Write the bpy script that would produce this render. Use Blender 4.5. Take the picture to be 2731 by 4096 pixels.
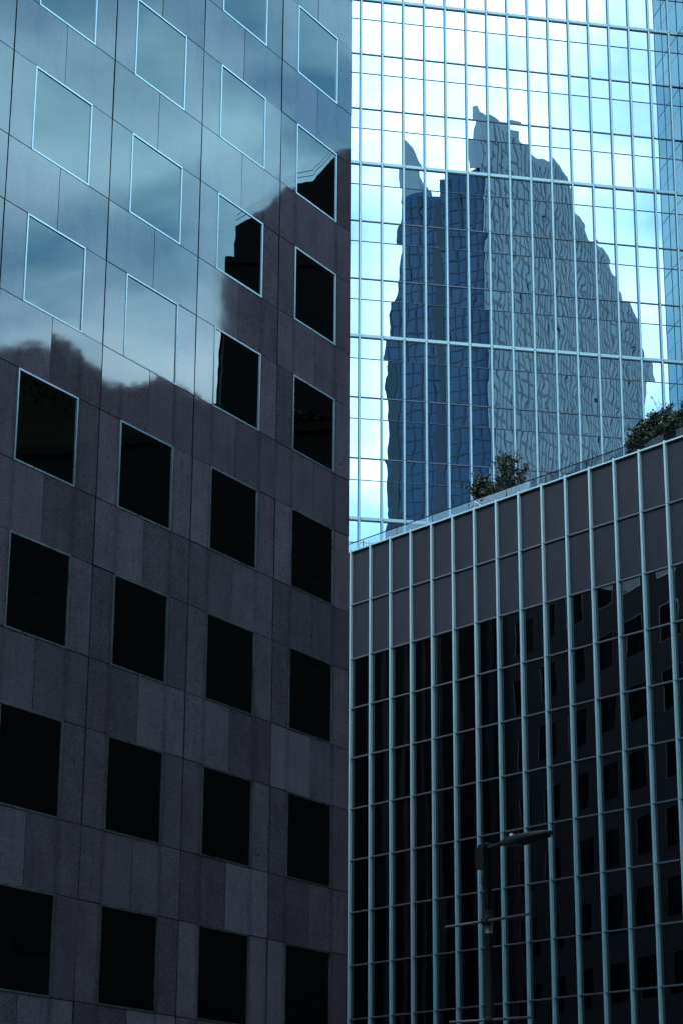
import bpy, math, random
from mathutils import Matrix, Vector

SC = bpy.context.scene
for o in list(bpy.data.objects):
    bpy.data.objects.remove(o)
COL = SC.collection
rnd = random.Random(7)

# ------------------------------------------------------------------ camera
CAMZ = 1.7
PITCH, ROLL, FPX = 0.32, 0.0069, 8746.4          # measured on the 2731 x 4096 frame
cam_d = bpy.data.cameras.new('camera')
cam_d.sensor_fit = 'VERTICAL'
cam_d.sensor_height = 36.0
cam_d.sensor_width = 36.0
cam_d.lens = 36.0 * FPX / 4096.0
cam_d.clip_start, cam_d.clip_end = 0.5, 6000.0
cam = bpy.data.objects.new('camera', cam_d)
COL.objects.link(cam)
cam.matrix_world = (Matrix.Translation((0, 0, CAMZ)) @ Matrix.Rotation(math.pi / 2 + PITCH, 4, 'X')
                    @ Matrix.Rotation(ROLL, 4, 'Z'))
SC.camera = cam

# ------------------------------------------------------------------ sky, sun, exposure
SUN_EL, SUN_AZ = math.radians(52), math.radians(222)      # azimuth clockwise from +Y: behind the camera, left
world = bpy.data.worlds.new('World')
SC.world = world
world.use_nodes = True
wn, wl = world.node_tree.nodes, world.node_tree.links
wn.clear()
w_out = wn.new('ShaderNodeOutputWorld')
w_bg = wn.new('ShaderNodeBackground')
w_bg.inputs['Strength'].default_value = 0.1
sky = wn.new('ShaderNodeTexSky')
sky.sky_type = 'NISHITA'
sky.sun_disc = False
sky.sun_elevation = SUN_EL
sky.sun_rotation = SUN_AZ
sky.air_density, sky.dust_density, sky.ozone_density = 1.0, 1.0, 2.0
w_tc = wn.new('ShaderNodeTexCoord')
w_map = wn.new('ShaderNodeMapping')
w_map.inputs['Location'].default_value = (27.0, 9.1, 14.7)
w_map.inputs['Scale'].default_value = (1.0, 1.0, 1.9)
w_n1 = wn.new('ShaderNodeTexNoise')
w_n1.inputs['Scale'].default_value = 5.5
w_n1.inputs['Detail'].default_value = 6.0
w_n1.inputs['Roughness'].default_value = 0.48
w_n1.inputs['Distortion'].default_value = 0.4
w_map2 = wn.new('ShaderNodeMapping')
w_map2.inputs['Location'].default_value = (0.0, 0.0, 0.0)
w_r = wn.new('ShaderNodeValToRGB')
w_r.color_ramp.elements[0].position = 0.40
w_r.color_ramp.elements[1].position = 0.70
w_n2 = wn.new('ShaderNodeTexNoise')
w_n2.inputs['Scale'].default_value = 1.6
w_n2.inputs['Detail'].default_value = 4.0
w_r2 = wn.new('ShaderNodeValToRGB')
w_r2.color_ramp.elements[0].position = 0.35
w_r2.color_ramp.elements[0].color = (7.6, 14.6, 17.4, 1)
w_r2.color_ramp.elements[1].position = 0.65
w_r2.color_ramp.elements[1].color = (18.0, 19.6, 20.4, 1)
w_mix = wn.new('ShaderNodeMix')
w_mix.data_type = 'RGBA'
wl.new(w_tc.outputs['Generated'], w_map.inputs['Vector'])
wl.new(w_map.outputs['Vector'], w_n1.inputs['Vector'])
wl.new(w_tc.outputs['Generated'], w_map2.inputs['Vector'])
wl.new(w_map2.outputs['Vector'], w_n2.inputs['Vector'])
wl.new(w_n1.outputs['Fac'], w_r.inputs['Fac'])
wl.new(w_n2.outputs['Fac'], w_r2.inputs['Fac'])
wl.new(w_r.outputs['Color'], w_mix.inputs['Factor'])
w_t = wn.new('ShaderNodeMix')
w_t.data_type = 'RGBA'
w_t.blend_type = 'MULTIPLY'
w_t.inputs['Factor'].default_value = 1.0
w_t.inputs['B'].default_value = (1.0, 2.05, 2.0, 1)     # cyan haze of the day
wl.new(sky.outputs['Color'], w_t.inputs['A'])
wl.new(w_t.outputs['Result'], w_mix.inputs['A'])
wl.new(w_r2.outputs['Color'], w_mix.inputs['B'])
wl.new(w_mix.outputs['Result'], w_bg.inputs['Color'])
wl.new(w_bg.outputs['Background'], w_out.inputs['Surface'])

sun_d = bpy.data.lights.new('sun', 'SUN')
sun_d.energy = 1.0
sun_d.angle = math.radians(14)
sun_d.color = (1.0, 0.98, 0.955)
sun = bpy.data.objects.new('sun', sun_d)
COL.objects.link(sun)
sdir = Vector((math.sin(SUN_AZ) * math.cos(SUN_EL), math.cos(SUN_AZ) * math.cos(SUN_EL), math.sin(SUN_EL)))
sun.rotation_euler = sdir.to_track_quat('Z', 'Y').to_euler()
sun.location = sdir * 400

vs = SC.view_settings
vs.view_transform = 'Standard'
vs.look = 'None'
vs.exposure = 1.1
vs.gamma = 1.0
vs.use_curve_mapping = False
SC.cycles.max_bounces = 8
SC.cycles.glossy_bounces = 5
SC.cycles.diffuse_bounces = 3
SC.cycles.sample_clamp_indirect = 8.0

# ------------------------------------------------------------------ helpers
def ray(px, py):
    """direction of a point given on the 1568 x 2352 view of the survey photograph"""
    k = 2731.0 / 1568.0
    u, v = (px * k - 1365.5) / FPX, (py * k - 2048.0) / FPX
    c, s = math.cos(ROLL), math.sin(ROLL)
    u, v = u * c + v * s, -u * s + v * c
    ca, sa = math.cos(PITCH), math.sin(PITCH)
    return Vector((u, ca + v * sa, sa - v * ca))

def to_px(p):
    x, y, z = p[0], p[1], p[2] - CAMZ
    ca, sa = math.cos(PITCH), math.sin(PITCH)
    yc, zc = y * ca + z * sa, -y * sa + z * ca
    u, v = x / yc, -zc / yc
    c, s = math.cos(ROLL), math.sin(ROLL)
    k = 1568.0 / 2731.0
    return ((1365.5 + FPX * (u * c - v * s)) * k, (2048 + FPX * (u * s + v * c)) * k)

class MB:
    def __init__(self):
        self.v, self.f = [], []
    def box(self, x0, x1, y0, y1, z0, z1):
        n = len(self.v)
        self.v += [(x0, y0, z0), (x1, y0, z0), (x1, y1, z0), (x0, y1, z0), (x0, y0, z1), (x1, y0, z1), (x1, y1, z1), (x0, y1, z1)]
        self.f += [tuple(n + i for i in q) for q in ((0, 3, 2, 1), (4, 5, 6, 7), (0, 1, 5, 4), (1, 2, 6, 5), (2, 3, 7, 6), (3, 0, 4, 7))]
        return self
    def quad(self, a, b, c, d):
        n = len(self.v)
        self.v += [tuple(a), tuple(b), tuple(c), tuple(d)]
        self.f.append((n, n + 1, n + 2, n + 3))
        return self
    def prism(self, pts, ext):
        """closed polygon pts (3D) pushed along ext"""
        n, m = len(self.v), len(pts)
        self.v += [tuple(p) for p in pts] + [tuple(Vector(p) + Vector(ext)) for p in pts]
        self.f.append(tuple(range(n, n + m)))
        self.f.append(tuple(range(n + 2 * m - 1, n + m - 1, -1)))
        for i in range(m):
            j = (i + 1) % m
            self.f.append((n + i, n + m + i, n + m + j, n + j))
        return self
    def tube(self, path, radii, seg=10, cap=True):
        n0 = len(self.v)
        path = [Vector(p) for p in path]
        for i, p in enumerate(path):
            d = (path[min(i + 1, len(path) - 1)] - path[max(i - 1, 0)]).normalized()
            up = Vector((0, 0, 1)) if abs(d.z) < 0.9 else Vector((1, 0, 0))
            a = d.cross(up).normalized()
            b = d.cross(a).normalized()
            r = radii[i] if isinstance(radii, (list, tuple)) else radii
            for k in range(seg):
                t = 2 * math.pi * k / seg
                self.v.append(tuple(p + a * (r * math.cos(t)) + b * (r * math.sin(t))))
        for i in range(len(path) - 1):
            for k in range(seg):
                a0, a1 = n0 + i * seg + k, n0 + i * seg + (k + 1) % seg
                self.f.append((a0, a1, a1 + seg, a0 + seg))
        if cap:
            self.f.append(tuple(n0 + k for k in range(seg)))
            e = n0 + (len(path) - 1) * seg
            self.f.append(tuple(e + k for k in reversed(range(seg))))
        return self
    def mesh(self, name, m, smooth=False):
        me = bpy.data.meshes.new(name)
        me.from_pydata(self.v, [], self.f)
        me.update()
        if m:
            me.materials.append(m)
        if smooth:
            for p in me.polygons:
                p.use_smooth = True
        return me

def put(name, me, parent=None, loc=(0, 0, 0), rot=(0, 0, 0), kind=None):
    o = bpy.data.objects.new(name, me)
    COL.objects.link(o)
    o.parent = parent
    o.location = loc
    o.rotation_euler = rot
    if kind:
        o['kind'] = kind
    return o

def thing(name, label, cat, loc, rz=0.0, group=None):
    o = put(name, None, None, loc, (0, 0, rz))
    o['label'], o['category'] = label, cat
    if group:
        o['group'] = group
    return o

# ------------------------------------------------------------------ materials
def mat(name, base=(0.5, 0.5, 0.5), rough=0.5, metal=0.0, ior=1.5, spec=0.5):
    m = bpy.data.materials.new(name)
    m.use_nodes = True
    b = m.node_tree.nodes['Principled BSDF']
    b.inputs['Base Color'].default_value = (*base, 1)
    b.inputs['Roughness'].default_value = rough
    b.inputs['Metallic'].default_value = metal
    b.inputs['IOR'].default_value = ior
    b.inputs['Specular IOR Level'].default_value = spec
    return m, m.node_tree.nodes, m.node_tree.links, b

def math_node(nodes, links, op, a, b=None, c=None):
    n = nodes.new('ShaderNodeMath')
    n.operation = op
    for i, x in enumerate((a, b, c)):
        if x is None:
            continue
        if isinstance(x, (int, float)):
            n.inputs[i].default_value = x
        else:
            links.new(x, n.inputs[i])
    return n.outputs[0]

def offset_coords(n, l, spread=37.0):
    """object coordinates shifted by a random amount for each object"""
    tc = n.new('ShaderNodeTexCoord')
    oi = n.new('ShaderNodeObjectInfo')
    cmb = n.new('ShaderNodeCombineXYZ')
    v = math_node(n, l, 'MULTIPLY', oi.outputs['Random'], spread)
    l.new(v, cmb.inputs[0]); l.new(v, cmb.inputs[1]); l.new(v, cmb.inputs[2])
    add = n.new('ShaderNodeVectorMath')
    add.operation = 'ADD'
    l.new(tc.outputs['Object'], add.inputs[0])
    l.new(cmb.outputs[0], add.inputs[1])
    return tc, oi, add.outputs[0]

def noise(n, l, vec, scale, detail=2.0, rough=0.5, stretch=None):
    if stretch:
        mp = n.new('ShaderNodeMapping')
        mp.inputs['Scale'].default_value = stretch
        l.new(vec, mp.inputs['Vector'])
        vec = mp.outputs['Vector']
    t = n.new('ShaderNodeTexNoise')
    t.inputs['Scale'].default_value = scale
    t.inputs['Detail'].default_value = detail
    t.inputs['Roughness'].default_value = rough
    l.new(vec, t.inputs['Vector'])
    return t.outputs['Fac']

def bump(n, l, b, height, dist, strength=1.0):
    t = n.new('ShaderNodeBump')
    t.inputs['Strength'].default_value = strength
    t.inputs['Distance'].default_value = dist
    l.new(height, t.inputs['Height'])
    l.new(t.outputs['Normal'], b.inputs['Normal'])

def granite():
    m, n, l, b = mat('polished granite', rough=0.03, ior=2.2)
    tc, oi, vec = offset_coords(n, l)
    sep = n.new('ShaderNodeSeparateXYZ')
    l.new(tc.outputs['Object'], sep.inputs[0])
    grain = noise(n, l, vec, 26.0, 4.0, 0.75)
    cloud = noise(n, l, vec, 1.1, 3.0, 0.6)
    g1 = math_node(n, l, 'MULTIPLY_ADD', grain, 2.1, -0.35)
    per = math_node(n, l, 'MULTIPLY_ADD', oi.outputs['Random'], 0.62, 0.62)
    cl = math_node(n, l, 'MULTIPLY_ADD', cloud, 0.7, 0.62)
    # dirt runs below the window corners
    ax = math_node(n, l, 'ABSOLUTE', sep.outputs[0])
    dx = math_node(n, l, 'ABSOLUTE', math_node(n, l, 'SUBTRACT', ax, 1.15))
    run = n.new('ShaderNodeMapRange')
    run.inputs['From Min'].default_value, run.inputs['From Max'].default_value = 0.02, 0.16
    run.inputs['To Min'].default_value, run.inputs['To Max'].default_value = 0.74, 1.0
    l.new(dx, run.inputs['Value'])
    st = noise(n, l, vec, 3.0, 3.0, 0.6, (2.2, 1.0, 0.12))
    st2 = math_node(n, l, 'MULTIPLY_ADD', st, 0.5, 0.75)
    # fixing plugs
    zz = math_node(n, l, 'SUBTRACT', math_node(n, l, 'MODULO', math_node(n, l, 'ADD', sep.outputs[2], 8.0), 0.8), 0.4)
    px = math_node(n, l, 'SUBTRACT', ax, 1.52)
    d2 = math_node(n, l, 'ADD', math_node(n, l, 'MULTIPLY', px, px), math_node(n, l, 'MULTIPLY', zz, zz))
    plug = math_node(n, l, 'LESS_THAN', d2, 0.0006)
    pf = math_node(n, l, 'MULTIPLY_ADD', plug, -0.45, 1.0)
    v = math_node(n, l, 'MULTIPLY', g1, per)
    for x in (cl, run.outputs[0], st2, pf):
        v = math_node(n, l, 'MULTIPLY', v, x)
    mixc = n.new('ShaderNodeVectorMath')
    mixc.operation = 'SCALE'
    mixc.inputs[0].default_value = (0.185, 0.135, 0.164)
    l.new(v, mixc.inputs['Scale'])
    l.new(mixc.outputs[0], b.inputs['Base Color'])
    rr = math_node(n, l, 'MULTIPLY_ADD', cloud, 0.04, 0.022)
    l.new(rr, b.inputs['Roughness'])
    bump(n, l, b, noise(n, l, vec, 0.9, 1.0), 0.0022)
    return m

def window_glass(name, base, ior, wave, scale, rough=0.0, tint=None, stretch=None):
    m, n, l, b = mat(name, base, rough, 0.0, ior)
    tc, oi, vec = offset_coords(n, l)
    bump(n, l, b, noise(n, l, vec, scale, 1.5, 0.5, stretch), wave)
    if tint:
        b.inputs['Specular Tint'].default_value = (*tint, 1)
    return m

def mirror_glass():
    m, n, l, b = mat('mirror glass', (0.4, 0.6, 0.66), 0.0, 1.0)
    tc, oi, vec = offset_coords(n, l)
    ramp = n.new('ShaderNodeValToRGB')
    ramp.color_ramp.elements[0].color = (0.285, 0.41, 0.50, 1)
    ramp.color_ramp.elements[1].color = (0.355, 0.485, 0.57, 1)
    l.new(oi.outputs['Random'], ramp.inputs['Fac'])
    l.new(ramp.outputs['Color'], b.inputs['Base Color'])
    big = noise(n, l, vec, 0.95, 0.0, 0.5, (1.0, 1.0, 0.7))
    small = noise(n, l, vec, 2.8, 0.0, 0.5, (1.0, 1.0, 0.7))
    h = math_node(n, l, 'MULTIPLY_ADD', small, 0.07, big)
    bump(n, l, b, h, 0.0013)
    return m

def metal(name, base, rough, met, var=0.1, scale=4.0):
    m, n, l, b = mat(name, base, rough, met)
    tc, oi, vec = offset_coords(n, l)
    f = noise(n, l, vec, scale, 4.0, 0.6, (1, 1, 0.25))
    k = math_node(n, l, 'MULTIPLY_ADD', f, 2 * var, 1.0 - var)
    sc = n.new('ShaderNodeVectorMath')
    sc.operation = 'SCALE'
    sc.inputs[0].default_value = base
    l.new(k, sc.inputs['Scale'])
    l.new(sc.outputs[0], b.inputs['Base Color'])
    r = math_node(n, l, 'MULTIPLY_ADD', f, 0.2, rough - 0.1)
    l.new(r, b.inputs['Roughness'])
    return m

def rough_stone(name, base, rough=0.85, scale=1.2, var=0.25):
    m, n, l, b = mat(name, base, rough)
    tc, oi, vec = offset_coords(n, l)
    f = noise(n, l, vec, scale, 6.0, 0.65)
    k = math_node(n, l, 'MULTIPLY_ADD', f, 2 * var, 1.0 - var)
    sc = n.new('ShaderNodeVectorMath')
    sc.operation = 'SCALE'
    sc.inputs[0].default_value = base
    l.new(k, sc.inputs['Scale'])
    l.new(sc.outputs[0], b.inputs['Base Color'])
    return m

def perforated():
    m, n, l, b = mat('perforated sheet', (0.12, 0.12, 0.14), 0.6, 0.0, 1.4, 0.25)
    tc = n.new('ShaderNodeTexCoord')
    sep = n.new('ShaderNodeSeparateXYZ')
    l.new(tc.outputs['Object'], sep.inputs[0])
    P = 0.036
    def lattice(ox, oz):
        x = math_node(n, l, 'SUBTRACT', math_node(n, l, 'MODULO', math_node(n, l, 'ADD', sep.outputs[0], 10 * P + ox), P), P / 2)
        z = math_node(n, l, 'SUBTRACT', math_node(n, l, 'MODULO', math_node(n, l, 'ADD', sep.outputs[2], 200 * P + oz), P * 1.2), P * 0.6)
        d = math_node(n, l, 'ADD', math_node(n, l, 'MULTIPLY', x, x), math_node(n, l, 'MULTIPLY', z, z))
        return math_node(n, l, 'LESS_THAN', d, (P * 0.30) ** 2)
    h = math_node(n, l, 'MAXIMUM', lattice(0, 0), lattice(P / 2, P * 0.6))
    oi = n.new('ShaderNodeObjectInfo')
    f = math_node(n, l, 'ADD', math_node(n, l, 'MULTIPLY', noise(n, l, tc.outputs['Object'], 1.6, 5.0, 0.6, (1, 1, 0.5)), 0.8), math_node(n, l, 'MULTIPLY', oi.outputs['Random'], 0.22))
    v = math_node(n, l, 'MULTIPLY', math_node(n, l, 'MULTIPLY_ADD', h, -0.85, 1.0), math_node(n, l, 'MULTIPLY_ADD', f, 1.1, 0.45))
    sc = n.new('ShaderNodeVectorMath')
    sc.operation = 'SCALE'
    sc.inputs[0].default_value = (0.042, 0.040, 0.057)
    l.new(v, sc.inputs['Scale'])
    l.new(sc.outputs[0], b.inputs['Base Color'])
    return m

def smoked_glass():
    m = bpy.data.materials.new('smoked balustrade glass')
    m.use_nodes = True
    n, l = m.node_tree.nodes, m.node_tree.links
    n.clear()
    out = n.new('ShaderNodeOutputMaterial')
    tr = n.new('ShaderNodeBsdfTransparent')
    tr.inputs['Color'].default_value = (0.74, 0.77, 0.79, 1)
    gl = n.new('ShaderNodeBsdfGlossy')
    gl.inputs['Roughness'].default_value = 0.02
    gl.inputs['Color'].default_value = (0.8, 0.9, 1, 1)
    mx = n.new('ShaderNodeMixShader')
    mx.inputs[0].default_value = 0.07
    l.new(tr.outputs[0], mx.inputs[1]); l.new(gl.outputs[0], mx.inputs[2])
    l.new(mx.outputs[0], out.inputs['Surface'])
    return m

def leaf_mat(name, c0, c1):
    m, n, l, b = mat(name, c0, 0.55)
    g = n.new('ShaderNodeNewGeometry')
    r = n.new('ShaderNodeValToRGB')
    r.color_ramp.elements[0].color = (*c0, 1)
    r.color_ramp.elements[1].color = (*c1, 1)
    r.color_ramp.elements[0].position = 0.72
    l.new(g.outputs['Random Per Island'], r.inputs['Fac'])
    l.new(r.outputs['Color'], b.inputs['Base Color'])
    return m

M_GRAN = granite()
M_SIDE = rough_stone('flamed granite', (0.07, 0.058, 0.067), 0.9, 2.5, 0.3)
M_SIDE.node_tree.nodes['Principled BSDF'].inputs['Specular IOR Level'].default_value = 0.2
M_BACK = mat('dark joint backing', (0.012, 0.012, 0.014), 0.9)[0]
M_FRAME = metal('window frame aluminium', (0.62, 0.68, 0.71), 0.3, 1.0)
M_LPANE = window_glass('granite building window glass', (0.001, 0.001, 0.0012), 2.3, 0.0010, 0.8)
M_MIRROR = mirror_glass()
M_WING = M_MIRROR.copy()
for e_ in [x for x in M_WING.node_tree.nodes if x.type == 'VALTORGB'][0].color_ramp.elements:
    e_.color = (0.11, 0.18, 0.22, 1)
M_TMULL = metal('tower mullion aluminium', (0.27, 0.38, 0.44), 0.4, 0.25, 0.06)
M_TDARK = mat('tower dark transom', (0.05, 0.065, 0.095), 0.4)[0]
M_PMULL = metal('podium mullion aluminium', (0.40, 0.53, 0.585), 0.38, 0.2, 0.08)
M_PTRAN = metal('podium transom aluminium', (0.19, 0.20, 0.24), 0.45, 0.2, 0.08)
M_PPANE = window_glass('podium dark glass', (0.002, 0.0022, 0.003), 2.1, 0.0013, 1.0, 0.0, None, (1.0, 1.0, 0.45))
M_PERF = perforated()
M_SMOKE = smoked_glass()
M_LEAF = leaf_mat('shrub leaves', (0.007, 0.010, 0.005), (0.05, 0.085, 0.012))
M_HEDGE = leaf_mat('dark yew hedge', (0.006, 0.009, 0.004), (0.012, 0.018, 0.007))
for m_ in (M_HEDGE,):
    m_.node_tree.nodes['Principled BSDF'].inputs['Specular IOR Level'].default_value = 0.05
M_TWIG = rough_stone('twig bark', (0.05, 0.04, 0.03), 0.9, 20)
M_BRONZE = rough_stone('dark bronze cladding', (0.004, 0.004, 0.005), 0.9, 0.3)
M_BRONZE.node_tree.nodes['Principled BSDF'].inputs['Specular IOR Level'].default_value = 0.08
M_DKGLASS = mat('black tinted glass', (0.002, 0.002, 0.0025), 0.5, 0.0, 1.3, 0.1)[0]
M_GREY = rough_stone('grey stone cladding', (0.32, 0.33, 0.36), 0.8, 0.05, 0.15)
M_BLUE = mat('blue curtain wall', (0.006, 0.045, 0.12), 0.12, 0.0, 1.45)[0]
M_LINE = mat('dark window line', (0.008, 0.016, 0.034), 0.4)[0]
M_LAMP = metal('weathered dark steel', (0.0032, 0.003, 0.0033), 0.8, 0.0, 0.35, 9.0)
M_GALV = metal('galvanised arm', (0.012, 0.014, 0.017), 0.6, 0.0, 0.3, 9.0)
M_LAMPTOP = metal('lamp housing grey', (0.008, 0.009, 0.011), 0.55, 0.0, 0.15, 9.0)
M_CABLE = mat('black cable', (0.004, 0.004, 0.004), 0.7, 0.0, 1.3, 0.1)[0]
for m_ in (M_LAMP, M_LAMPTOP):
    m_.node_tree.nodes['Principled BSDF'].inputs['Specular IOR Level'].default_value = 0.15
M_ASPH = rough_stone('asphalt', (0.05, 0.05, 0.052), 0.9, 3)
M_PAVE = rough_stone('paving', (0.20, 0.20, 0.20), 0.85, 2)
M_KERB = rough_stone('kerb stone', (0.28, 0.28, 0.27), 0.8, 5)

# ------------------------------------------------------------------ ground
gp = MB().quad((-1500, -1500, 0), (1500, -1500, 0), (1500, 1500, 0), (-1500, 1500, 0))
g = put('ground', gp.mesh('ground', M_ASPH)); g['kind'] = 'structure'

# ------------------------------------------------------------------ granite building (left)
LX, LY, LTH, LDC, LWW, LZ, LWH = -7.5723, 47.6057, 1.0276, 3.9867, 2.2762, 31.2901 + CAMZ, 2.2905
FL = 4.0
PIER = (LDC - LWW) / 2
END = 3 * LDC + LWW + PIER
TOPZ = 50.0
SIDE = 62.0
gb = thing('granite_building', 'dark polished granite office block with square punched windows filling the left half', 'building', (LX, LY, 0), LTH)
core = MB().box(-8 * LDC, END - 0.09, 0.085, SIDE, 0, TOPZ - 0.3)
put('wall', core.mesh('granite_core', M_BACK), gb)
J, JP = 0.009, 0.02           # half joint widths
HB = LDC / 2
def panel_mesh(x0, x1, z0, z1):
    c = 0.002
    mb = MB()
    n = 0
    mb.v = [(x0 + c, 0, z0 + c), (x1 - c, 0, z0 + c), (x1 - c, 0, z1 - c), (x0 + c, 0, z1 - c),
            (x0, c, z0), (x1, c, z0), (x1, c, z1), (x0, c, z1),
            (x0, 0.05, z0), (x1, 0.05, z0), (x1, 0.05, z1), (x0, 0.05, z1)]
    mb.f = [(0, 1, 2, 3)]
    for a in (0, 4):
        for i in range(4):
            j = (i + 1) % 4
            mb.f.append((a + 4 + i, a + 4 + j, a + j, a + i))
    mb.f.append((11, 10, 9, 8))
    return mb
def panel(name, *a):
    me = panel_mesh(*a).mesh(name, M_GRAN)
    me.materials.append(M_BACK)
    for p in me.polygons[1:]:
        p.material_index = 1
    return me
WH2 = LWW / 2
P_SP = [panel('spandrel_left', -HB + JP, -J, -(FL - LWH) + J, -J),
        panel('spandrel_right', J, HB - JP, -(FL - LWH) + J, -J)]
P_PI = [panel('pier_left', -HB + JP, -WH2 - 0.004, J, LWH - J),
        panel('pier_right', WH2 + 0.004, HB - JP, J, LWH - J)]
FW = 0.042
fm = MB()
fm.box(-WH2, WH2, -0.014, 0.06, LWH - FW, LWH).box(-WH2, WH2, -0.014, 0.06, 0, FW)
fm.box(-WH2, -WH2 + FW, -0.012, 0.06, FW, LWH - FW).box(WH2 - FW, WH2, -0.012, 0.06, FW, LWH - FW)
FRAME_ME = fm.mesh('window_frame', M_FRAME)
PANE_ME = MB().box(-WH2 + FW - 0.004, WH2 - FW + 0.004, 0.0, 0.008, -LWH / 2 + FW - 0.004, LWH / 2 - FW + 0.004).mesh('window_pane', M_LPANE)
extra_p, extra_f, extra_g, side_p = MB(), MB(), MB(), MB()
def add_mesh(mb, me, M):
    n = len(mb.v)
    mb.v += [tuple(M @ v.co) for v in me.vertices]
    mb.f += [tuple(n + i for i in p.vertices) for p in me.polygons]
for c in range(-7, 4):
    for k in range(-5, 8):
        cx = c * LDC + WH2
        zb = LZ - k * FL - LWH
        if zb < 0.4:
            continue
        seen = -1 <= c and -2 <= k
        if seen:
            for me in P_SP:
                put('granite_panel', me, gb, (cx, 0, zb), (rnd.gauss(0, 0.0024), 0, rnd.gauss(0, 0.0024)))
            for me in P_PI:
                put('granite_panel', me, gb, (cx, 0, zb), (rnd.gauss(0, 0.0024), 0, rnd.gauss(0, 0.0024)))
            w = put('window', FRAME_ME, gb, (cx, 0, zb))
            put('pane', PANE_ME, w, (0, 0.012, LWH / 2), (rnd.gauss(0, 0.0012), 0, rnd.gauss(0, 0.0012)))
        else:
            M = Matrix.Translation((cx, 0, zb))
            for me in P_SP + P_PI:
                add_mesh(extra_p, me, M)
            add_mesh(extra_f, FRAME_ME, M)
            add_mesh(extra_g, PANE_ME, Matrix.Translation((cx, 0.012, zb + LWH / 2)))
# the return face round the corner
RB = LDC * 0.98
for c in range(0, 15):
    for k in range(-5, 8):
        zb = LZ - k * FL - LWH
        if zb < 0.4:
            continue
        R = Matrix.Translation((END, 0.05 + HB + c * LDC, 0)) @ Matrix.Rotation(math.pi / 2, 4, 'Z')
        M = R @ Matrix.Translation((0, 0, zb))
        for me in P_SP + P_PI:
            add_mesh(side_p, me, M)
        add_mesh(extra_f, FRAME_ME, M)
        add_mesh(extra_g, PANE_ME, R @ Matrix.Translation((0, 0.012, zb + LWH / 2)))
put('granite_panel_field', extra_p.mesh('granite_field', M_GRAN), gb, kind='stuff')
put('side_panel_field', side_p.mesh('granite_side', M_SIDE), gb, kind='stuff')
put('window_frame_field', extra_f.mesh('frame_field', M_FRAME), gb, kind='stuff')
put('window_pane_field', extra_g.mesh('pane_field', M_LPANE), gb, kind='stuff')
cp = MB().box(-8 * LDC, END + 0.03, -0.03, SIDE, TOPZ - 0.3, TOPZ)
put('roof', cp.mesh('granite_roof', M_GRAN), gb)

# ------------------------------------------------------------------ podium block (right, front)
SPD = 0.55
PX, PY, PTH = 0.84099 * SPD, 168.6694 * SPD, -0.8786077
PDC, PZ, PDP, PR = 2.41564 * SPD, 52.5 * SPD + CAMZ, 4.48551 * SPD, 4.0 * SPD
pod = thing('podium_block', 'low curtain wall block with pale vertical fins, black glass and perforated top panels', 'building', (PX, PY, 0), PTH)
pz = [PZ, PZ - PDP, PZ - 2 * PDP] + [PZ - 2 * PDP - PR * (i + 1) for i in range(20)]
pz = [z for z in pz if z > 0.6]
M0, M1 = -6, 17
DEP = 17.0
put('wall', MB().box(M0 * PDC, M1 * PDC, 0.10, DEP, 0, PZ - 0.25).mesh('podium_core', M_BACK), pod)
put('roof', MB().box(M0 * PDC, M1 * PDC, 0.115, DEP, PZ - 0.25, PZ - 0.1).mesh('podium_roof', M_PAVE), pod)
MW, MD = 0.088, 0.10
def fin_mesh(name, w, d, h, material, shade_mat=None):
    """a fin with a rounded nose"""
    pts = [(-w / 2, 0.06, 0), (-w / 2, -d * 0.75, 0), (-w * 0.28, -d, 0), (w * 0.28, -d, 0), (w / 2, -d * 0.75, 0), (w / 2, 0.06, 0)]
    mb = MB().prism(pts, (0, 0, h))
    nf = len(mb.f)
    if shade_mat:
        mb.box(-w / 2 - 0.032, -w / 2 - 0.001, 0.0, 0.06, 0, h)  # dark strip added as painted shade along the fin's left edge
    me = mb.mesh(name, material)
    if shade_mat:
        me.materials.append(shade_mat)
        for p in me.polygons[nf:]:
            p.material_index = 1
        me.polygons[2].material_index = 1      # left flank coloured dark to stand in for its shade
    return me
GAP = 0.022
fin_cache = {}
for m in range(M0, M1 + 1):
    for i in range(len(pz) - 1):
        h = round(pz[i] - pz[i + 1] - GAP + (0.09 if i == 0 else 0), 4)
        if h not in fin_cache:
            fin_cache[h] = fin_mesh('podium_fin', MW, MD, h, M_PMULL)
        if m < -1:
            continue
        put('fin', fin_cache[h], pod, (m * PDC, 0, pz[i + 1]))
pan_h = PDP - 0.06
pan_me = MB().box(MW / 2 + 0.012, PDC - MW / 2 - 0.012, 0.03, 0.045, 0.03, PDP - 0.03).mesh('perforated_panel', M_PERF)
ppane = MB().box(-PDC / 2 + MW / 2 - 0.01, PDC / 2 - MW / 2 + 0.01, 0, 0.01, -PR / 2 + 0.02, PR / 2 - 0.02).mesh('podium_pane', M_PPANE)
tr_me = MB().box(MW / 2, PDC - MW / 2, -0.04, 0.055, 0.0, 0.026).box(MW / 2, PDC - MW / 2, -0.025, 0.055, -0.026, -0.005).mesh('podium_transom', M_PTRAN)
for m in range(-2, M1):
    for i in range(2):
        put('perforated_panel', pan_me, pod, (m * PDC, 0, pz[i + 1]))
    for i in range(2, len(pz) - 1):
        put('pane', ppane, pod, (m * PDC + PDC / 2, 0.045, (pz[i] + pz[i + 1]) / 2), (rnd.gauss(0, 0.0010), 0, rnd.gauss(0, 0.0010)))
    for i in range(1, len(pz) - 1):
        put('transom', tr_me, pod, (m * PDC, 0, pz[i]))
for m in range(-2, M1):
    put('coping', MB().box(MW / 2 - 0.002, PDC - MW / 2 + 0.002, -0.07, 0.11, -0.03, 0.03).mesh('podium_coping', M_PMULL) if m == -2 else cop, pod, (m * PDC, 0, PZ))
    if m == -2:
        cop = [o for o in pod.children if o.name.startswith('coping')][0].data

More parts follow.
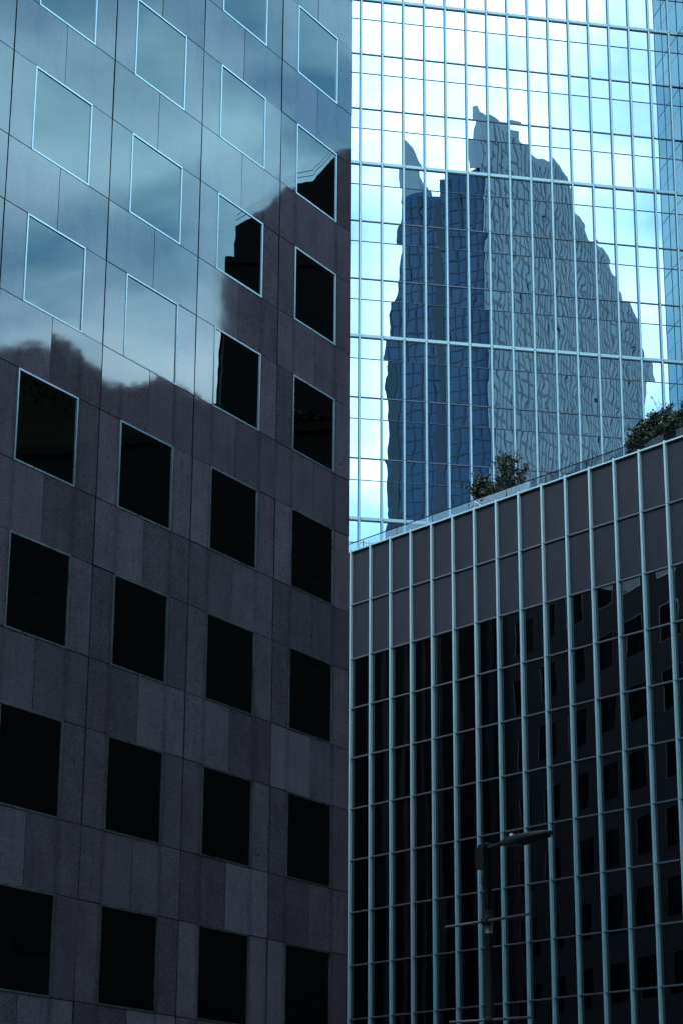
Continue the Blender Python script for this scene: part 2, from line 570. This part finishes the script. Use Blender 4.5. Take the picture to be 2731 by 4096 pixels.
# balustrade on the podium roof
BB, BH = 1.2, 1.0
bal = thing('glass_balustrade', 'smoked glass balustrade with thin dark rail along the podium roof edge', 'balustrade', (PX, PY, PZ - 0.1), PTH)
NB = 12
BL = (M1 + 4) * PDC / NB
bp = MB().box(0.01, BL - 0.01, 0, 0.012, 0.06, BH + 0.08).mesh('balustrade_glass', M_SMOKE)
bpo = MB().box(-0.012, 0.012, -0.02, 0.03, 0, BH + 0.05).mesh('balustrade_post', M_LAMP)
for i in range(NB):
    put('glass_panel', bp, bal, (-4 * PDC + i * BL, BB, 0))
    put('post', bpo, bal, (-4 * PDC + i * BL, BB + 0.02, 0))
put('handrail', MB().tube([(-4 * PDC, BB, BH + 0.1), (M1 * PDC, BB, BH + 0.1)], 0.022, 8).mesh('balustrade_rail', M_LAMP), bal)

# small bracket on the coping
br = thing('roof_bracket', 'small white angled metal bracket standing on the podium coping', 'bracket', (PX, PY, 0), PTH)
bm = MB().tube([(6 * PDC, 0.0, PZ + 0.02), (6 * PDC, 0.0, PZ + 0.36)], 0.018, 6).tube([(6 * PDC, 0.0, PZ + 0.35), (6 * PDC + 0.42, 0.0, PZ + 0.03)], 0.015, 6)
put('bracket_arm', bm.mesh('bracket', M_PMULL), br)

# ------------------------------------------------------------------ mirror glass tower (right, behind)
TX, TY, TTH, TDC, TZ = 1.05076, 125.90988, 0.19079, 1.40904, 77.21903 + CAMZ
TM0, TMC = -8, 15.45
TTOP, TFL = 118.0, 4.0
uT = Vector((math.cos(TTH), math.sin(TTH), 0))
nT = Vector((math.sin(TTH), -math.cos(TTH), 0))
PT = Vector((TX, TY, 0))
tow = thing('glass_tower', 'tall mirror glass tower with pale mullion grid reflecting sky and a skyscraper', 'building', (TX, TY, 0), TTH)
XC = TMC * TDC
WL = 4.45                       # the wing steps forward by this much
put('wall', MB().box(TM0 * TDC, XC + 0.12, 0.12, 28, 0, TTOP).box(XC + 0.12, XC + 18, -WL + 0.1, 28, 0, TTOP).mesh('tower_core', M_TDARK), tow)
lines = {k: TZ - k * TFL for k in range(-9, 20)}
SPL = 1.41                      # thin transom below each floor line
def pane_me(w, h):
    return MB().box(-w / 2, w / 2, 0, 0.012, -h / 2, h / 2).mesh('tower_pane', M_MIRROR)
HU, HLO = SPL - 0.05, TFL - SPL - 0.05
PU, PLO = pane_me(TDC - 0.05, HU), pane_me(TDC - 0.05, HLO)
ew = XC - 15 * TDC
EU, ELO = pane_me(ew - 0.03, HU), pane_me(ew - 0.03, HLO)
MU, MLO = MB(), MB()
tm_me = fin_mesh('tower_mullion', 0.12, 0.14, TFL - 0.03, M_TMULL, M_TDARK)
dark_tr = MB().box(0, TDC - 0.1, -0.015, 0.07, -0.035, 0.035).mesh('floor_transom', M_TDARK)
thin_tr = MB().box(0, TDC - 0.1, 0.0, 0.07, -0.014, 0.014).mesh('thin_transom', M_TDARK)
pale_tr = MB().box(0, TDC - 0.1, -0.06, 0.07, 0.0, 0.19).mesh('pale_transom', M_TMULL)
pale_sh = MB().box(0, TDC - 0.1, -0.02, 0.07, -0.06, -0.001).mesh('transom_shadow', M_TDARK)  # dark strip that paints the shadow line under the pale transom
field_p, field_d, field_l, field_w = MB(), MB(), MB(), MB()
def roof_py(px):
    """image height of the podium roof line"""
    best = None
    for m in range(-2, 20):
        P = Vector((PX, PY, PZ)) + Vector((math.cos(PTH), math.sin(PTH), 0)) * (m * PDC)
        q = to_px(P)
        if best is None or abs(q[0] - px) < best[0]:
            best = (abs(q[0] - px), q[1])
    return best[1]
def in_view(x, z, mx=70, my=110):
    P = PT + uT * x
    q = to_px((P.x, P.y, z))
    return 800 - 40 < q[0] < 1568 + mx and -my < q[1] < roof_py(q[0]) + my * 0.6
npan = 0
for k in range(-9, 19):
    ztop = lines[k]
    if ztop < TFL + 0.5:
        continue
    for m in range(TM0, 16):
        x0 = m * TDC
        w = TDC if m < 15 else ew
        xc = x0 + w / 2 + (0.0 if m < 15 else 0.0)
        zu, zl = ztop - SPL / 2, ztop - SPL - (TFL - SPL) / 2
        for z, h, a, e in ((zu, HU, PU, EU), (zl, HLO, PLO, ELO)):
            if in_view(xc, z) and npan < 300:
                put('pane', a if m < 15 else e, tow, (xc, 0.05, z), (rnd.gauss(0, 0.0008), 0, rnd.gauss(0, 0.0008)))
                npan += 1
            else:
                field_p.box(xc - w / 2 + 0.025, xc + w / 2 - 0.025, 0.05, 0.062, z - h / 2, z + h / 2)
        iv = in_view(x0, ztop - 2.0, 70, 170)
        thick = k % 3 == 0
        if iv:
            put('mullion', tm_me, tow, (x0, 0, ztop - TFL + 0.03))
        else:
            field_l.box(x0 - 0.052, x0 + 0.052, -0.1, 0.06, ztop - TFL + 0.03, ztop)
        if m == 15:
            (field_l if thick else field_d).box(x0 + 0.05, XC, -0.058, 0.07, ztop - 0.03, ztop + (0.19 if thick else 0.03))
            field_d.box(x0 + 0.05, XC, 0.0, 0.07, ztop - SPL - 0.014, ztop - SPL + 0.014)
        elif iv:
            if thick:
                t = put('pale_transom', pale_tr, tow, (x0 + 0.05, 0, ztop))
                put('shadow_strip', pale_sh, t, (0, 0, 0))
            else:
                put('floor_transom', dark_tr, tow, (x0 + 0.05, 0, ztop))
            put('thin_transom', thin_tr, tow, (x0 + 0.05, 0, ztop - SPL))
        else:
            (field_l if thick else field_d).box(x0 + 0.05, x0 + TDC - 0.05, -0.058, 0.07, ztop - 0.03, ztop + (0.19 if thick else 0.03))
            field_d.box(x0 + 0.05, x0 + TDC - 0.05, 0.0, 0.07, ztop - SPL - 0.014, ztop - SPL + 0.014)
    # wing: the face turned towards the left, and its front
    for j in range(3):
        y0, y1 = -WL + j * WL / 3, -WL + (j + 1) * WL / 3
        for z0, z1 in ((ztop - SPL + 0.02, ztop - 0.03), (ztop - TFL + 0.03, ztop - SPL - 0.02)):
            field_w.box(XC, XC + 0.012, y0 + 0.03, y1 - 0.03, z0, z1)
        field_d.box(XC - 0.02, XC + 0.1, y0 - 0.025, y0 + 0.025, ztop - TFL, ztop)
    field_d.box(XC - 0.012, XC + 0.1, -WL, 0.0, ztop - 0.03, ztop + 0.03)
    field_d.box(XC - 0.006, XC + 0.1, -WL, 0.0, ztop - SPL - 0.012, ztop - SPL + 0.012)
    for j in range(12):
        x0 = XC + 0.1 + j * TDC
        for z0, z1 in ((ztop - SPL + 0.02, ztop - 0.03), (ztop - TFL + 0.03, ztop - SPL - 0.02)):
            field_p.box(x0 + 0.03, x0 + TDC - 0.03, -WL + 0.02, -WL + 0.04, z0, z1)
        field_l.box(x0 - 0.05, x0 + 0.05, -WL - 0.08, -WL + 0.05, ztop - TFL, ztop - 0.03)
put('pane_field', field_p.mesh('tower_pane_field', M_MIRROR), tow, kind='stuff')
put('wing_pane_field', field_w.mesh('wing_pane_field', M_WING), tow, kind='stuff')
put('transom_field', field_d.mesh('tower_transom_field', M_TDARK), tow, kind='stuff')
put('mullion_field', field_l.mesh('tower_mullion_field', M_TMULL), tow, kind='stuff')

# ------------------------------------------------------------------ skyscraper mirrored in the tower
def mirror(P):
    P = Vector(P)
    d = (P - PT).dot(nT)
    return P - 2 * d * nT
CAM0 = Vector((0, 0, CAMZ))
SD = 450.0
d0 = ray(1118, 700)
C0 = CAM0 + d0 * (SD / d0.y)
C0.z = 0
thR = 1.10
thL = thR - math.pi / 2
uR, uLf = Vector((math.cos(thR), math.sin(thR), 0)), Vector((math.cos(thL), math.sin(thL), 0))
def on_plane(px, py, u):
    n = Vector((u.y, -u.x, 0))
    d = ray(px, py)
    t = (C0 - CAM0).dot(n) / d.dot(n)
    P = CAM0 + d * t
    return ((P - C0).dot(u), P.z)         # position along the face, height
left_px = [(884, 1300), (888, 1150), (892, 900), (903, 700), (914, 560), (918, 458)]
spire_px = [(918, 458), (917, 322), (930, 330), (945, 375), (963, 408), (970, 446)]
top_px = [(970, 446), (1016, 447), (1021, 408), (1082, 402), (1096, 388)]
right_px = [(1099, 238), (1104, 250), (1130, 265), (1160, 283), (1190, 290), (1191, 311), (1215, 345), (1270, 375), (1305, 415), (1315, 460), (1340, 490), (1365, 540),
            (1390, 575), (1415, 640), (1445, 700), (1468, 742), (1480, 795), (1493, 850), (1497, 960), (1499, 1300)]
Lp = [on_plane(x, y, uLf) for x, y in left_px]
Sp = [on_plane(x, y, uLf) for x, y in spire_px]
Tp = [on_plane(x, y, uLf) for x, y in top_px]
Rp = [on_plane(x, y, uR) for x, y in right_px]
zR0 = Rp[0][1]
def V(s, z, u, off=0.0, v=None):
    P = C0 + u * s + Vector((0, 0, z))
    if v is not None:
        P = P + v * off
    return mirror(P)
def vdir(v):
    return mirror(C0 + v) - mirror(C0)
base_r = mirror(C0)
sk = thing('stepped_skyscraper', 'tall stepped skyscraper, blue side and grey side, mirrored in the glass tower', 'building', base_r)
def local(p):
    return Vector(p) - base_r
back_ = vdir(uR)                 # away from the viewer along the grey face
left_ = vdir(-uLf)
sL, sTop = Lp[0][0], Tp[-1][1]
lp = [(Lp[0][0], 0)] + Lp + Tp[0:] + [(0.0, sTop), (0.0, 0)]
put('blue_wing', MB().prism([local(V(s, z, uLf)) for s, z in lp], back_ * 30).mesh('blue_wing', M_BLUE), sk)
put('spire', MB().prism([local(V(s, z, uLf, 0.3, uR)) for s, z in Sp], back_ * 6).mesh('spire', M_GREY), sk)
rp = [(0.0, 0), (0.0, Tp[-1][1]), on_plane(1097, 386, uR), Rp[0]] + Rp[1:] + [(Rp[-1][0], 0)]
put('grey_wing', MB().prism([local(V(s, z, uR, 0.06, uLf)) for s, z in rp], left_ * 1.5).mesh('grey_wing', M_GREY), sk)
def top_at(poly, s):
    z = None
    for (a, za), (b, zb) in zip(poly, poly[1:]):
        if min(a, b) <= s <= max(a, b) and abs(a - b) > 1e-6:
            zz = za + (zb - za) * (s - a) / (b - a)
            z = zz if z is None else max(z, zz)
    return z
ln = MB()
outL = vdir(-uR)
outR = vdir(uLf)
def strip(poly_u, s0, s1, z0, z1, out, d=0.12):
    a, b = local(V(s0, z0, poly_u)), local(V(s1, z0, poly_u))
    c, e = local(V(s1, z1, poly_u)), local(V(s0, z1, poly_u))
    ln.prism([p + out * 0.02 for p in (a, b, c, e)], out * d)
tl = Lp + Tp
s = sL + 2.2
i = 0
while s < -0.6:
    z = top_at(tl, s) or 0
    wide = 2.2 if i == 5 else (0.42 if i % 2 else 0.24)
    if z > 30:
        strip(uLf, s - wide / 2, s + wide / 2, 0, z - 1.0, outL)
    s += 2.3
    i += 1
strip(uLf, Lp[2][0] + 0.4, Lp[2][0] + 2.6, 0, 190, outL, 0.2)
z = 60.0
while z < sTop - 4:
    s0 = top = None
    lo = [p[0] for p in Lp]
    # left edge at this height
    e = Lp[0][0]
    for (a, za), (b, zb) in zip(Lp, Lp[1:]):
        if za <= z <= zb:
            e = a + (b - a) * (z - za) / (zb - za)
    if z < Tp[0][1] - 2:
        strip(uLf, e + 0.3, -0.2, z, z + 0.22, outL, 0.1)
    z += 3.1
Rpoly = [(0.0, zR0)] + Rp[1:]
s = 1.2
i = 0
while s < Rp[-1][0] - 0.5:
    z = top_at(Rpoly, s)
    w = 0.72 if i % 2 else 0.42
    if z:
        strip(uR, s, s + w, 0, z - 1.5, outR, 0.12)
    s += 2.9 if s < 24 else 2.2
    i += 1
z = 60.0
while z < zR0 - 3:
    run = 0.4
    s1 = run
    ss = 0.4
    while ss < Rp[-1][0]:
        zt = top_at(Rpoly, ss)
        if zt is None or zt < z + 2:
            break
        ss += 1.0
    if ss > 3:
        # broken runs: window bands with piers between
        a = 0.6
        while a < ss - 1.5:
            b = min(a + rnd.choice((2.2, 3.6, 5.5)), ss - 0.4)
            strip(uR, a, b, z, z + 0.62, outR, 0.1)
            a = b + rnd.choice((0.9, 1.6, 3.0))
    z += 3.8
put('window_line_field', ln.mesh('window_lines', M_LINE), sk, kind='stuff')

# ------------------------------------------------------------------ dark blocks outside the frame: some mirrored in granite and glass, two added to shade the wall
def block(name, label, x, y, rz, w, d, h, m, fl=3.6, bay=3.2):
    t = thing(name, label, 'building', (x, y, 0), rz)
    put('wall', MB().box(0, w, 0, d, 0, h).mesh(name, m), t)
    gl, n = MB(), 0
    z = 1.0
    while z + 2.4 < h - 0.5:
        xx = 0.5
        while xx + bay - 0.6 < w:
            gl.box(xx, xx + bay - 0.7, -0.02, 0.03, z, z + 2.2)
            xx += bay
        z += fl
    put('window_field', gl.mesh(name + '_glass', M_DKGLASS), t, kind='stuff')
    put('roof', MB().box(-0.15, w + 0.15, -0.15, d + 0.15, h, h + 0.35).mesh(name + '_roof', m), t)
    return t
e0 = Vector((PX, PY, 0)) + Vector((math.cos(PTH), math.sin(PTH), 0)) * (M1 * PDC + 0.4)
HB_ = 32.2
block('bronze_block', 'dark bronze office block beside the podium with a planted roof', e0.x, e0.y, PTH, 44, 16, HB_, M_BRONZE)
block('dark_tower', 'tall black office tower mirrored in the right granite windows', 35.8, 111.0, math.radians(-66), 35, 26, 54, M_BRONZE)
dt = bpy.data.objects['dark_tower']
slope = [(0, 0.5, 54.35), (34.6, 0.5, 54.35), (34.6, 0.5, 56.6), (33.0, 0.5, 57.6), (31.5, 0.5, 59.3), (30.2, 0.5, 59.6), (28.6, 0.5, 61.6), (24.0, 0.5, 62.6), (0, 0.5, 62.6)]
put('penthouse', MB().prism(slope, (0, 20, 0)).mesh('penthouse', M_BRONZE), dt)
for hz in (0.4, 0.7):
    put('roof_rail', MB().tube([(x, 0.6, z + hz) for x, y, z in slope[2:8]], 0.03, 6).mesh('roof_rail', M_PMULL), dt)
block('right_shade_block', 'unseen dark block added across the street to shade the granite wall', 30, 34, math.radians(-90), 70, 26, 64, M_BRONZE)  # added occluder, keeps low sky light off the foot of the granite
block('rear_shade_block', 'unseen dark block added behind the camera to shade the granite wall', 30, -32, math.radians(180), 75, 24, 62, M_BRONZE)  # second added occluder, closes the sky behind to darken the lower wall
block('rear_block', 'dark ribbed block behind the granite building mirrored in the podium glass', -62, 84, math.radians(60), 60, 30, 46, M_BRONZE, 3.6, 1.6)

rb_ = bpy.data.objects['rear_block']
ribs = MB()
for i in range(46):
    ribs.box(0.3 + i * 1.3, 0.45 + i * 1.3 + 0.13 * (i % 3), -0.3, -0.03, 2, 45)
put('rib_field', ribs.mesh('ribs', M_SIDE), rb_, kind='stuff')

# ------------------------------------------------------------------ shrubs
def shrub(label, base, h, rad, seed, group, leaves=1500, lean=(0, 0)):
    r = random.Random(seed)
    t = thing('roof_shrub', label, 'shrub', base, 0.0, group)
    tw, lf = MB(), MB()
    tips = []
    nb = 13
    for i in range(nb):
        a = 2 * math.pi * i / nb + r.uniform(-0.3, 0.3)
        sp = r.uniform(0.15, 1.0)
        hh = h * (1.08 - 0.55 * sp * sp) * r.uniform(0.82, 1.05)
        end = Vector((math.cos(a) * rad * sp + lean[0] * hh, math.sin(a) * rad * sp + lean[1] * hh, hh))
        mid = Vector((end.x * 0.45 + r.uniform(-.08, .08), end.y * 0.45 + r.uniform(-.08, .08), hh * 0.55))
        path = [Vector((r.uniform(-.05, .05), r.uniform(-.05, .05), 0)), mid, end]
        tw.tube(path, [0.03, 0.018, 0.006], 5)
        for j in range(9):
            q = r.uniform(0.25, 1.0)
            p = path[0].lerp(mid, q * 2) if q < 0.5 else mid.lerp(end, q * 2 - 1)
            sub = p + Vector((r.gauss(0, .24) * rad, r.gauss(0, .24) * rad, r.uniform(-0.05, 0.32) * h * 0.5))
            tw.tube([p, sub], [0.009, 0.004], 4, False)
            tips.append((p, sub))
        tips.append((mid, end))
        tips.append((mid, end))
    for i in range(11):                       # long bare shoots
        a = r.uniform(0, 2 * math.pi)
        sp = r.uniform(0.2, 0.9) * rad
        b0 = Vector((math.cos(a) * sp * 0.6, math.sin(a) * sp * 0.6, h * r.uniform(0.5, 0.8)))
        b1 = Vector((math.cos(a) * sp * 1.25, math.sin(a) * sp * 1.25, h * r.uniform(0.95, 1.2) - 0.25 * sp))
        tw.tube([b0, b1], [0.012, 0.006], 4, False)
        for j in range(14):
            q = r.uniform(0.3, 1.0)
            p = b0.lerp(b1, q)
            d = Vector((r.gauss(0, 1), r.gauss(0, 1), r.gauss(0.4, 0.7))).normalized() * r.uniform(0.05, 0.1)
            w_ = d.cross(Vector((r.gauss(0, 1), r.gauss(0, 1), 0.3))).normalized() * 0.022
            lf.quad(p, p + d * 0.5 + w_, p + d, p + d * 0.5 - w_)
    for i in range(leaves):
        a, b = r.choice(tips)
        p = a.lerp(b, r.random() ** 0.7) + Vector((r.gauss(0, .05), r.gauss(0, .05), r.gauss(0, .05)))
        L = r.uniform(0.08, 0.16)
        d = Vector((r.gauss(0, 1), r.gauss(0, 1), r.gauss(0.3, 0.8))).normalized()
        s = d.cross(Vector((r.gauss(0, 1), r.gauss(0, 1), r.gauss(0, 1)))).normalized() * (L * 0.33)
        lf.quad(p, p + d * L * 0.5 + s, p + d * L, p + d * L * 0.5 - s)
    put('trunk', tw.mesh('shrub_twigs', M_TWIG), t)
    put('crown', lf.mesh('shrub_leaves', M_LEAF), t)
    return t
def pod_pt(s, y, z):
    u = Vector((math.cos(PTH), math.sin(PTH), 0))
    n = Vector((-math.sin(PTH), math.cos(PTH), 0))
    return Vector((PX, PY, 0)) + u * s + n * y + Vector((0, 0, z))
RZ = PZ - 0.1
def at_roof(px, y):
    """roof point that stands at image column px, y metres behind the podium face"""
    best = None
    for i in range(0, 2400):
        s = i * 0.01
        P = pod_pt(s, y, RZ + 1.0)
        q = abs(to_px(P)[0] - px)
        if best is None or q < best[0]:
            best = (q, s)
    return pod_pt(best[1], y, RZ)
SG = 'shrubs on the podium roof terrace'
shrub('low spreading leafy shrub left of the taller one, behind the middle of the balustrade', at_roof(1112, 1.9), 2.2, 1.15, 3, SG, 3600)
shrub('taller twiggy shrub with long bare shoots behind the middle of the balustrade', at_roof(1165, 1.9), 3.05, 1.0, 5, SG, 3300)
shrub('low dense shrub at the left end of the right hand clump on the roof', at_roof(1468, 1.9), 1.75, 0.65, 9, SG, 3600)
shrub('rounded dense shrub in the middle of the right hand clump on the roof', at_roof(1506, 2.0), 2.4, 0.85, 11, SG, 6000)
shrub('tallest bright topped shrub at the right edge of the picture on the roof', at_roof(1555, 2.0), 2.55, 1.0, 13, SG, 7000)

# hedge on the bronze block
hd, r = MB(), random.Random(21)
uP = Vector((math.cos(PTH), math.sin(PTH), 0)); nP = Vector((-math.sin(PTH), math.cos(PTH), 0))
def hedge_h(s):
    return min(5.2, max(0.5, -2.9 + 0.38 * s)) + 0.42 * math.sin(s * 1.05) + 0.12 * math.sin(s * 2.3 + 1)
for i in range(22000):
    s = r.uniform(0.5, 43)
    hgt = hedge_h(s)
    zz = hgt * (1 - 0.5 * r.random() ** 2) + r.gauss(0, 0.05)
    p = e0 + uP * s + nP * r.uniform(0.8, 2.6) + Vector((0, 0, HB_ + 0.3 + zz))
    a = Vector((r.gauss(0, 1), r.gauss(0, 1), r.gauss(0, 1))).normalized() * 0.10
    b = a.cross(Vector((r.gauss(0, 1), r.gauss(0, 1), r.gauss(0, 1)))).normalized() * 0.07
    hd.quad(p - a, p + b, p + a, p - b)
h = put('roof_hedge', hd.mesh('hedge', M_HEDGE), kind='stuff')
core_top = [(43 - 0.25 * i) for i in range(171)]
put('hedge_core', MB().prism([e0 + uP * 0.5 + nP * 1.2 + Vector((0, 0, HB_)), e0 + uP * 43 + nP * 1.2 + Vector((0, 0, HB_))]
    + [e0 + uP * s_ + nP * 1.2 + Vector((0, 0, HB_ + 0.2 + hedge_h(s_))) for s_ in core_top], nP * 1.2).mesh('hedge_core', M_HEDGE), h)
h['label'], h['category'] = 'row of leafy hedge plants on the bronze block roof', 'hedge'

# ------------------------------------------------------------------ street lamp
DL = 30.0
def lamp_pt(px, py, dep=0.0, yaw=-0.75):
    """point on the upright plane of the lamp arms"""
    d = ray(1118, 2100)
    P0 = CAM0 + d * (DL / d.y)
    n = Vector((math.sin(yaw), -math.cos(yaw), 0))
    q = ray(px, py)
    t = (P0 - CAM0).dot(n) / q.dot(n)
    return CAM0 + q * t + n * dep
top = lamp_pt(1118, 1940)
base = Vector((top.x, top.y, 0))
lamp = thing('street_lamp', 'dark steel street lamp with flat head and two pairs of side bars', 'street lamp', base)
def LL(p):
    return Vector(p) - base
def rpx(px, z):     # radius for a width in display pixels
    return px / 2 * (2731 / 1568.0) / FPX * DL * 1.03
zt = top.z
pole = MB().tube([(0, 0, 0), (0, 0, 2.0), (0, 0, lamp_pt(1125, 2290).z), (0, 0, zt)], [0.075, 0.066, rpx(18.5, 0), rpx(13.5, 0)], 16)
put('pole', pole.mesh('pole', M_LAMP, True), lamp)
put('pole_cap', MB().tube([(0, 0, zt), (0, 0, zt + 0.02), (0, 0, zt + 0.035)], [rpx(15, 0), rpx(15, 0), rpx(8, 0)], 14).mesh('pole_cap', M_LAMP, True), lamp)
a0, a1, a2 = LL(lamp_pt(1118, 1948)), LL(lamp_pt(1138, 1942)), LL(lamp_pt(1160, 1934))
a0.x = a0.y = 0
put('arm', MB().tube([a0, a1, a2], [rpx(12, 0), rpx(11, 0), rpx(10, 0)], 12).mesh('lamp_arm', M_LAMP, True), lamp)
# flat lamp head
hx0, hx1 = LL(lamp_pt(1152, 1936)), LL(lamp_pt(1267, 1910))
ax = (hx1 - hx0); HLn = ax.length; ax.normalize()
sd = Vector((0, 0, 1)).cross(ax).normalized()
upv = ax.cross(sd).normalized()
prof = [(0.0, 0.035, 0.035), (0.06, 0.05, 0.05), (0.16, 0.085, 0.062), (0.28, 0.125, 0.062), (0.5, 0.145, 0.055), (0.75, 0.135, 0.045), (0.92, 0.095, 0.032), (0.985, 0.045, 0.02), (1.0, 0.008, 0.012)]
hm = MB()
ring = 14
for (t, wd, th) in prof:
    c = hx0 + ax * (t * HLn)
    for i in range(ring):
        an = 2 * math.pi * i / ring
        sx, sz = math.cos(an), math.sin(an)
        sx = math.copysign(abs(sx) ** 0.6, sx); sz = math.copysign(abs(sz) ** 0.7, sz)
        hm.v.append(tuple(c + sd * (wd * sx) + upv * (th * 1.15 * sz * (0.85 if sz > 0 else 1.0))))
for j in range(len(prof) - 1):
    for i in range(ring):
        a, b = j * ring + i, j * ring + (i + 1) % ring
        hm.f.append((a, b, b + ring, a + ring))
hm.f.append(tuple(reversed(range(ring)))); hm.f.append(tuple((len(prof) - 1) * ring + i for i in range(ring)))
hd_o = put('lamp_head', hm.mesh('lamp_head', M_LAMPTOP, True), lamp)
lens = MB()
c0, c1 = hx0 + ax * (0.36 * HLn) - upv * 0.062, hx0 + ax * (0.9 * HLn) - upv * 0.036
lens.prism([c0 - sd * 0.1, c1 - sd * 0.08, c1 + sd * 0.08, c0 + sd * 0.1], -upv * 0.012)
put('lens', lens.mesh('lamp_lens', M_CABLE), hd_o)
cc = hx0 + ax * (0.2 * HLn) + upv * 0.058
put('photocell', MB().tube([cc, cc + upv * 0.03, cc + upv * 0.045], [0.032, 0.032, 0.026], 12).mesh('photocell', M_PTRAN, True), hd_o)
# control box and its cables
bx = LL(lamp_pt(1103, 1972)); bx.x -= 0.02
put('control_box', MB().box(bx.x - 0.05, bx.x + 0.05, bx.y - 0.06, bx.y + 0.06, bx.z - 0.145, bx.z + 0.145).box(bx.x - 0.018, bx.x + 0.03, bx.y - 0.03, bx.y + 0.03, bx.z + 0.146, bx.z + 0.19).mesh('control_box', M_LAMP), lamp)
for kx in range(3):
    c = LL(lamp_pt(1124, 1988 + kx * 3))
    path = []
    for i in range(17):
        an = math.radians(70 - i * 200 / 16)
        R = 0.13 + 0.018 * kx
        path.append((0.0 + (R + .05) * math.cos(an) * 0.75, 0.03 * kx - 0.02, c.z - 0.02 + R * 1.25 * math.sin(an)))
    put('cable', MB().tube(path, 0.007, 6).mesh('cable', M_CABLE, True), lamp)
# side bars
for (x0, y0, x1, y1, yc) in ((1030, 2131, 1221, 2101, 2117), (1040, 2349, 1230, 2337, 2343)):
    p0, p1 = LL(lamp_pt(x0, y0, 0.075)), LL(lamp_pt(x1, y1, 0.075))
    b = put('side_bar', MB().tube([p0, p0.lerp(p1, 0.5), p1], 0.019, 10).mesh('side_bar', M_GALV, True), lamp)
    zc = lamp_pt(1122, yc).z
    cl = MB().tube([(0, 0, zc - 0.16), (0, 0, zc + 0.16)], rpx(18, 0), 14)
    put('clamp', cl.mesh('clamp', M_GALV, True), lamp)
    pm = p0.lerp(p1, 0.49)
    dd = (p1 - p0).normalized()
    put('clamp_plate', MB().tube([pm - dd * 0.05, pm + dd * 0.05], 0.05, 12).mesh('clamp_plate', M_LAMP), lamp)

print('tower panes', npan)
